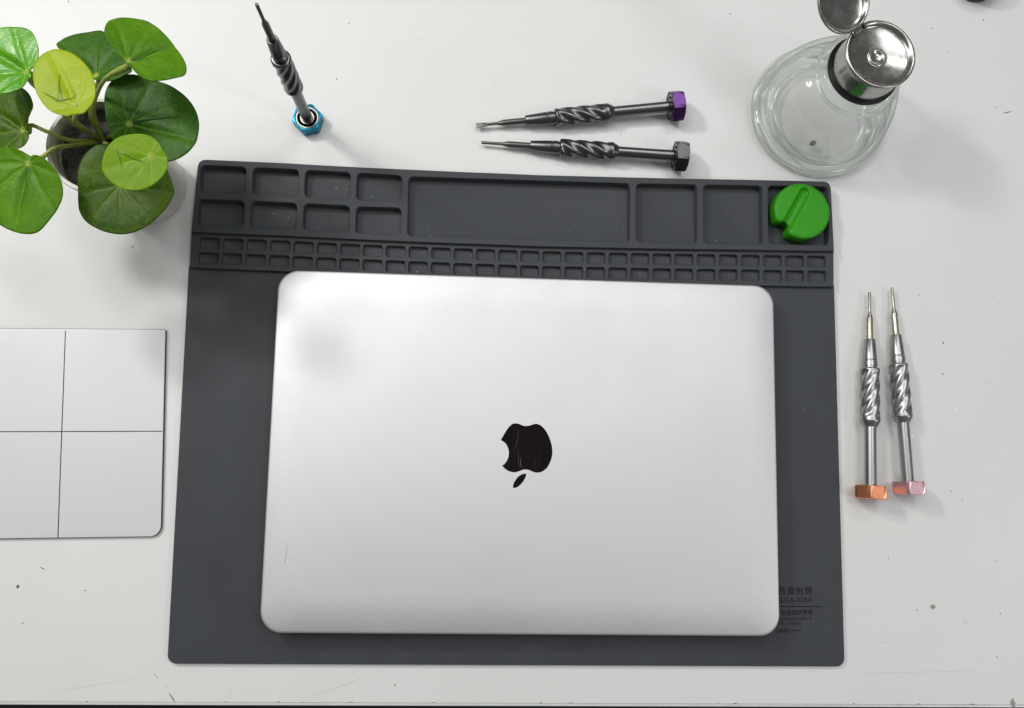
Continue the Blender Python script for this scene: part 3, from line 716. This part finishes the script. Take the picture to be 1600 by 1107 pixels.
part('hinge_wire', join(tube([H - hx_ * 4.5 - out * 3 - up * 1.2, H - hx_ * 4.6 - out * 1.2 + up * .3, H - hx_ * 4.4 + out * .4 + up * .5, H + up * .5 + out * .5, H + hx_ * 4.4 + out * .4 + up * .5, H + hx_ * 4.6 - out * 1.2 + up * .3, H + hx_ * 4.5 - out * 3 - up * 1.2], .55, 8)), M_CAPSTEEL, bot)

# ------------------------------------------------------------------ dark pot at the top edge
p0 = at(1523, 5, 0); TX, TY = p0.x, p0.y + 16.3
tin = root('round_tin', 'dark brown round tin just entering at the top edge, right of the bottle', 'tin', (TX, TY, 0))
part('tin_body', lathe([(0.01, .05), (15.6, .05), (16.2, .6), (16.2, 9.5), (0.01, 9.5)], 64, TX, TY), M_TIN, tin)
part('tin_lid', lathe([(16.3, 8.6), (17, 8.8), (17.1, 13.2), (16.5, 14), (15, 14.2), (14.4, 13.6), (0.01, 13.6)], 64, TX, TY), M_TIN, tin)

# ------------------------------------------------------------------ potted plant
pc = at(152.5, 227, 65); PX, PY = pc.x, pc.y
plant = root('potted_plant', 'small potted plant with round green leaves in a cream pot at the left', 'potted plant', (PX, PY, 0))
part('pot', lathe(smooth_prof([(0.01, .3), (20, .3), (23, .05), (24, 1), (24.6, 10), (25.8, 40), (26.9, 62), (27.1, 64.2), (26.6, 65.1), (25.4, 65.2), (24.6, 64.4), (24.3, 60), (24, 50), (0.01, 50)], 70), 72, PX, PY), M_POT, plant, 50)
sv, sf = [], []
ns_, nr = 72, 26
for i in range(nr + 1):
    for k in range(ns_):
        a = 2 * math.pi * k / ns_; r = 24.1 * i / nr; x, y = r * math.cos(a), r * math.sin(a)
        z = 57 + 1.5 * math.sin(x * .5 + 1.3 * math.sin(y * .33)) * math.cos(y * .43 + x * .2) + random.uniform(-.45, .45) - .004 * r * r
        sv.append(Vector((PX + x, PY + y, z)))
for i in range(nr):
    for k in range(ns_): sf.append([i * ns_ + k, i * ns_ + (k + 1) % ns_, (i + 1) * ns_ + (k + 1) % ns_, (i + 1) * ns_ + k])
part('soil', (sv, sf), M_SOIL, plant, 80)
LM = {
 'dark': leaf_material('dark_leaf', (.020, .085, .004), (.045, .135, .006), (.13, .25, .02), .16, (.06, .20, .01), .42),
 'front': leaf_material('front_leaf', (.022, .075, .004), (.070, .125, .006), (.15, .24, .02), .16, (.08, .18, .01), .42),
 'mid': leaf_material('mid_leaf', (.060, .190, .004), (.120, .280, .006), (.21, .38, .03), .30, (.24, .55, .01), .40),
 'olive': leaf_material('olive_leaf', (.032, .095, .004), (.080, .165, .006), (.22, .31, .03), .2, (.10, .25, .01), .42),
 'bright': leaf_material('bright_leaf', (.070, .30, .008), (.14, .42, .012), (.30, .58, .08), .28, (.2, .7, .02), .28, .45),
 'lime': leaf_material('lime_leaf', (.29, .40, .004), (.40, .49, .008), (.46, .56, .04), .35, (.8, .9, .015), .38, .25),
 'young': leaf_material('young_leaf', (.15, .29, .003), (.23, .37, .005), (.32, .48, .04), .35, (.5, .8, .012), .42),
}
SC = 2.9118
M_SHADE = {'lime': simple('lime_shade', (.16, .24, .006), .5), 'young': simple('young_shade', (.12, .24, .006), .5), 'mid': simple('mid_shade', (.035, .12, .005), .5), 'dark': simple('dark_shade', (.012, .05, .005), .5)}  # darkened leaf greens for the painted shade strips
def leaf(label, pts, hub, z0, gx, gy, kind, cup=2.0, crease=1.0, mid=None, fold=0.0, wob=.5, seed=0, shade_strips=()):
    pts = [(x / SC, y / SC) for x, y in pts]; hub = (hub[0] / SC, hub[1] / SC)
    h0 = at(*hub, z0); X0, Y0 = h0.x, h0.y
    O = [atp(x, y, z0, gx, gy, X0, Y0) for x, y in pts]
    ar = sum(O[i].x * O[(i + 1) % len(O)].y - O[(i + 1) % len(O)].x * O[i].y for i in range(len(O)))
    if ar < 0: O = O[::-1]
    n = 144; nr = 30
    O = spline(O, n)
    nrm_ = Vector((-gx, -gy, 1)).normalized()
    far = max(O, key=lambda p: (p - h0).length) if mid is None else atp(mid[0] / SC, mid[1] / SC, z0, gx, gy, X0, Y0)
    u = (far - h0); u = (u - nrm_ * u.dot(nrm_)).normalized(); v = nrm_.cross(u)
    Rm = sum((p - h0).length for p in O) / n
    V = [h0.copy()]; UV = [(0, 0)]
    rnd = random.Random(seed); ph = [rnd.uniform(0, 6.28) for _ in range(4)]
    for i in range(1, nr + 1):
        t = i / nr
        for p in O:
            q_ = h0 + (p - h0) * t; d = q_ - h0; a_, b_ = d.dot(u), d.dot(v); r = math.hypot(a_, b_); an = math.atan2(b_, a_)
            hgt = cup * (1 - (1 - min(r / Rm, 1.6)) ** 2 if r < Rm else 1 + .25 * (r / Rm - 1))
            fr = abs(((an * 9 / (2 * math.pi) + .5) % 1) - .5) * 2 * math.pi / 9 * r
            hgt -= crease * .32 * math.exp(-(fr / 1.5) ** 2) * min(1, r / 6) * (1 - .6 * t)
            hgt -= crease * .9 * math.exp(-(b_ / 2.2) ** 2) * (1 if a_ > 0 else 0) * min(1, r / 5) * max(0, 1 - t * .8)
            hgt += wob * t * t * (math.sin(3 * an + ph[0]) + .6 * math.sin(5 * an + ph[1]) + .4 * math.sin(2 * an + ph[2]))
            hgt -= fold * max(0, t - .82) ** 1.0 * 12
            V.append(q_ + nrm_ * hgt); UV.append((a_, b_))
    Fc = [[0, 1 + k, 1 + (k + 1) % n] for k in range(n)]
    for i in range(nr - 1):
        for k in range(n):
            a, b = 1 + i * n + k, 1 + i * n + (k + 1) % n
            Fc.append([a, a + n, b + n, b])
    o = part('leaf', (V, Fc), LM[kind], plant, 0, label=label)
    me = o.data; me.shade_smooth()
    ul = me.uv_layers.new(name='UVMap')
    for lp_ in me.loops: ul.data[lp_.index].uv = UV[lp_.vertex_index]
    sd = o.modifiers.new('thickness', 'SOLIDIFY'); sd.thickness = .0005; sd.offset = -1
    def surf(x, y, lift):
        p = atp(x / SC, y / SC, z0, gx, gy, X0, Y0); d = p - h0; a = math.atan2(d.dot(v), d.dot(u))
        k = min(range(n), key=lambda q: abs(math.remainder(math.atan2((O[q] - h0).dot(v), (O[q] - h0).dot(u)) - a, 2 * math.pi)))
        t = min(1, d.length / (O[k] - h0).length); i = max(1, min(nr, round(t * nr)))
        return V[(i - 1) * n + 1 + k] + nrm_ * lift
    for (pa, pb, w) in shade_strips:  # strips painting shade of connectors seen through the leaf, and creases
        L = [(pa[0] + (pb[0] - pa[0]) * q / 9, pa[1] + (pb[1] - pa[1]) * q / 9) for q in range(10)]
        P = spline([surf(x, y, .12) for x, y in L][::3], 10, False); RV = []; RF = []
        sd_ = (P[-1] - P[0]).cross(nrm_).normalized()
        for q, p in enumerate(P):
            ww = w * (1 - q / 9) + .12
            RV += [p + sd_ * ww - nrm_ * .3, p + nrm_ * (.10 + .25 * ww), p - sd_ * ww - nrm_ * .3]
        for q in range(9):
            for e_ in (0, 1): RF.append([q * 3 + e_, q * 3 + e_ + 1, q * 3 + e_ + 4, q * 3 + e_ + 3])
        part('leaf_shade_strip', (RV, RF), M_SHADE[kind], o, 60)
    return h0, nrm_
def stem(hub, nrm_, start, mids, r0=1.25, r1=.9, knob=True):
    P = spline([Vector(start)] + [Vector(m) for m in mids] + [hub - nrm_ * 3.5, hub - nrm_ * .3], 26, False)
    rad = [r0 + (r1 - r0) * i / 25 for i in range(26)]
    if knob:
        for i in range(20, 26): rad[i] = r1 + (.75 if i < 25 else .2) * min(1, (i - 19) / 3)
    part('stem', tube(P, rad, 10), M_STEM, plant, 60)
def sp(x, y, z): return at(x / SC, y / SC, z)
base = sp(462, 640, 57)
LV = {}
LV[2] = leaf('dark leaf at the back, half hidden behind others', [(275, 222), (310, 193), (360, 173), (420, 164), (480, 162), (540, 215), (580, 280), (612, 335), (590, 353), (545, 372), (500, 382), (462, 379), (432, 366), (400, 335), (340, 290), (300, 255)], (437, 345), 86, .15, -.25, 'dark', 3, 1.4, seed=2)
LV[8] = leaf('olive leaf at the left edge', [(70, 405), (105, 403), (135, 430), (150, 470), (147, 502), (131, 530), (126, 560), (130, 600), (130, 636), (110, 667), (70, 684), (20, 692), (-30, 672), (-70, 620), (-85, 560), (-70, 490), (-30, 440), (25, 412)], (103, 592), 82, .2, .1, 'olive', 1.2, 1.6, seed=8)
LV[6] = leaf('large dark leaf at the front of the pot', [(366, 780), (380, 730), (404, 694), (440, 666), (490, 658), (560, 650), (650, 655), (720, 690), (765, 775), (790, 845), (792, 885), (770, 935), (730, 985), (680, 1030), (620, 1060), (560, 1070), (500, 1063), (440, 1040), (395, 1010), (366, 965), (360, 920), (362, 850)], (548, 845), 80, -.02, .12, 'front', 2.2, 1.4, fold=.25, seed=6)
LV[3] = leaf('largest dark leaf, right of the pot', [(482, 480), (490, 430), (520, 385), (570, 358), (625, 353), (700, 372), (780, 400), (850, 450), (895, 510), (912, 575), (905, 640), (880, 690), (830, 730), (770, 748), (700, 745), (620, 715), (555, 672), (520, 648), (502, 600), (487, 545)], (588, 565), 84, -.06, -.04, 'dark', 2.6, 1.5, seed=3, shade_strips=(((602, 558), (830, 545), 1.0),))
LV[7] = leaf('mid green leaf at lower left', [(0, 683), (50, 678), (95, 685), (125, 702), (142, 712), (165, 708), (210, 725), (255, 765), (285, 815), (296, 860), (290, 910), (265, 960), (225, 1020), (190, 1058), (150, 1070), (90, 1062), (30, 1035), (-30, 990), (-70, 930), (-85, 850), (-60, 760), (-30, 705)], (127, 745), 92, .12, .15, 'mid', 2.4, 2.2, mid=(95, 980), seed=7, shade_strips=(((133, 760), (106, 955), 1.5),))
LV[1] = leaf('green leaf tilted at the top right of the plant', [(478, 150), (497, 112), (545, 94), (610, 97), (680, 118), (745, 170), (800, 230), (840, 290), (850, 332), (836, 356), (800, 367), (745, 377), (690, 379), (640, 360), (602, 318), (578, 289), (557, 272), (530, 248), (500, 208), (482, 178)], (588, 276), 112, -.30, -.28, 'mid', 2.2, 1.8, mid=(720, 245), seed=1, shade_strips=(((596, 274), (722, 240), 1.1),))
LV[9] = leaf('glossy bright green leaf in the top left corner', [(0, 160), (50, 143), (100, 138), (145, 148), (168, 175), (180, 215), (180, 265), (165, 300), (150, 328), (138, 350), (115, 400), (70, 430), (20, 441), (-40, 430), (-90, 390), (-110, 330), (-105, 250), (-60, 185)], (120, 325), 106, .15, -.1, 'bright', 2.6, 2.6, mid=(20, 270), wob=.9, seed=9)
LV[4] = leaf('yellow green leaf above the pot', [(155, 340), (165, 300), (195, 262), (235, 238), (275, 233), (330, 248), (380, 285), (415, 330), (432, 380), (435, 425), (425, 465), (400, 500), (372, 516), (345, 520), (310, 530), (265, 522), (215, 495), (175, 440), (158, 390)], (345, 478), 118, .05, -.18, 'lime', .8, .8, seed=4, wob=.3, shade_strips=(((274, 462), (275, 340), 1.5), ((268, 462), (193, 424), .9), ((282, 462), (350, 432), .8)))
LV[5] = leaf('small lime leaf in front of the large dark leaf', [(464, 760), (475, 710), (500, 665), (540, 632), (590, 616), (640, 612), (690, 625), (725, 655), (738, 682), (755, 702), (763, 740), (755, 785), (730, 820), (690, 850), (640, 868), (590, 868), (540, 855), (495, 820), (470, 785)], (683, 710), 116, .02, .05, 'young', .8, .7, seed=5, wob=.3, shade_strips=(((545, 690), (680, 757), 1.3), ((540, 692), (556, 776), .9)))
def b_(dx, dy): return base + Vector((dx, dy, -1))
stem(*LV[1], b_(1, 0), [sp(425, 520, 74), sp(440, 430, 88), sp(490, 350, 102)])
stem(*LV[2], b_(0, 2), [sp(412, 530, 70), sp(430, 420, 78)])
stem(*LV[3], b_(3, 2), [sp(520, 610, 68)])
stem(*LV[4], b_(-1, 1), [sp(400, 600, 68), sp(340, 545, 90)])
stem(*LV[5], b_(2, -1), [sp(480, 655, 72), sp(560, 690, 95)])
stem(*LV[6], b_(2, -2), [sp(500, 710, 66)])
stem(*LV[7], b_(-3, -1), [sp(340, 662, 72), sp(250, 675, 84), sp(195, 715, 87)])
stem(*LV[8], b_(-3, 0), [sp(320, 640, 70), sp(210, 598, 78), sp(140, 570, 78)])
stem(*LV[9], b_(-2, 2), [sp(330, 560, 74), sp(220, 450, 90), sp(145, 375, 99)])
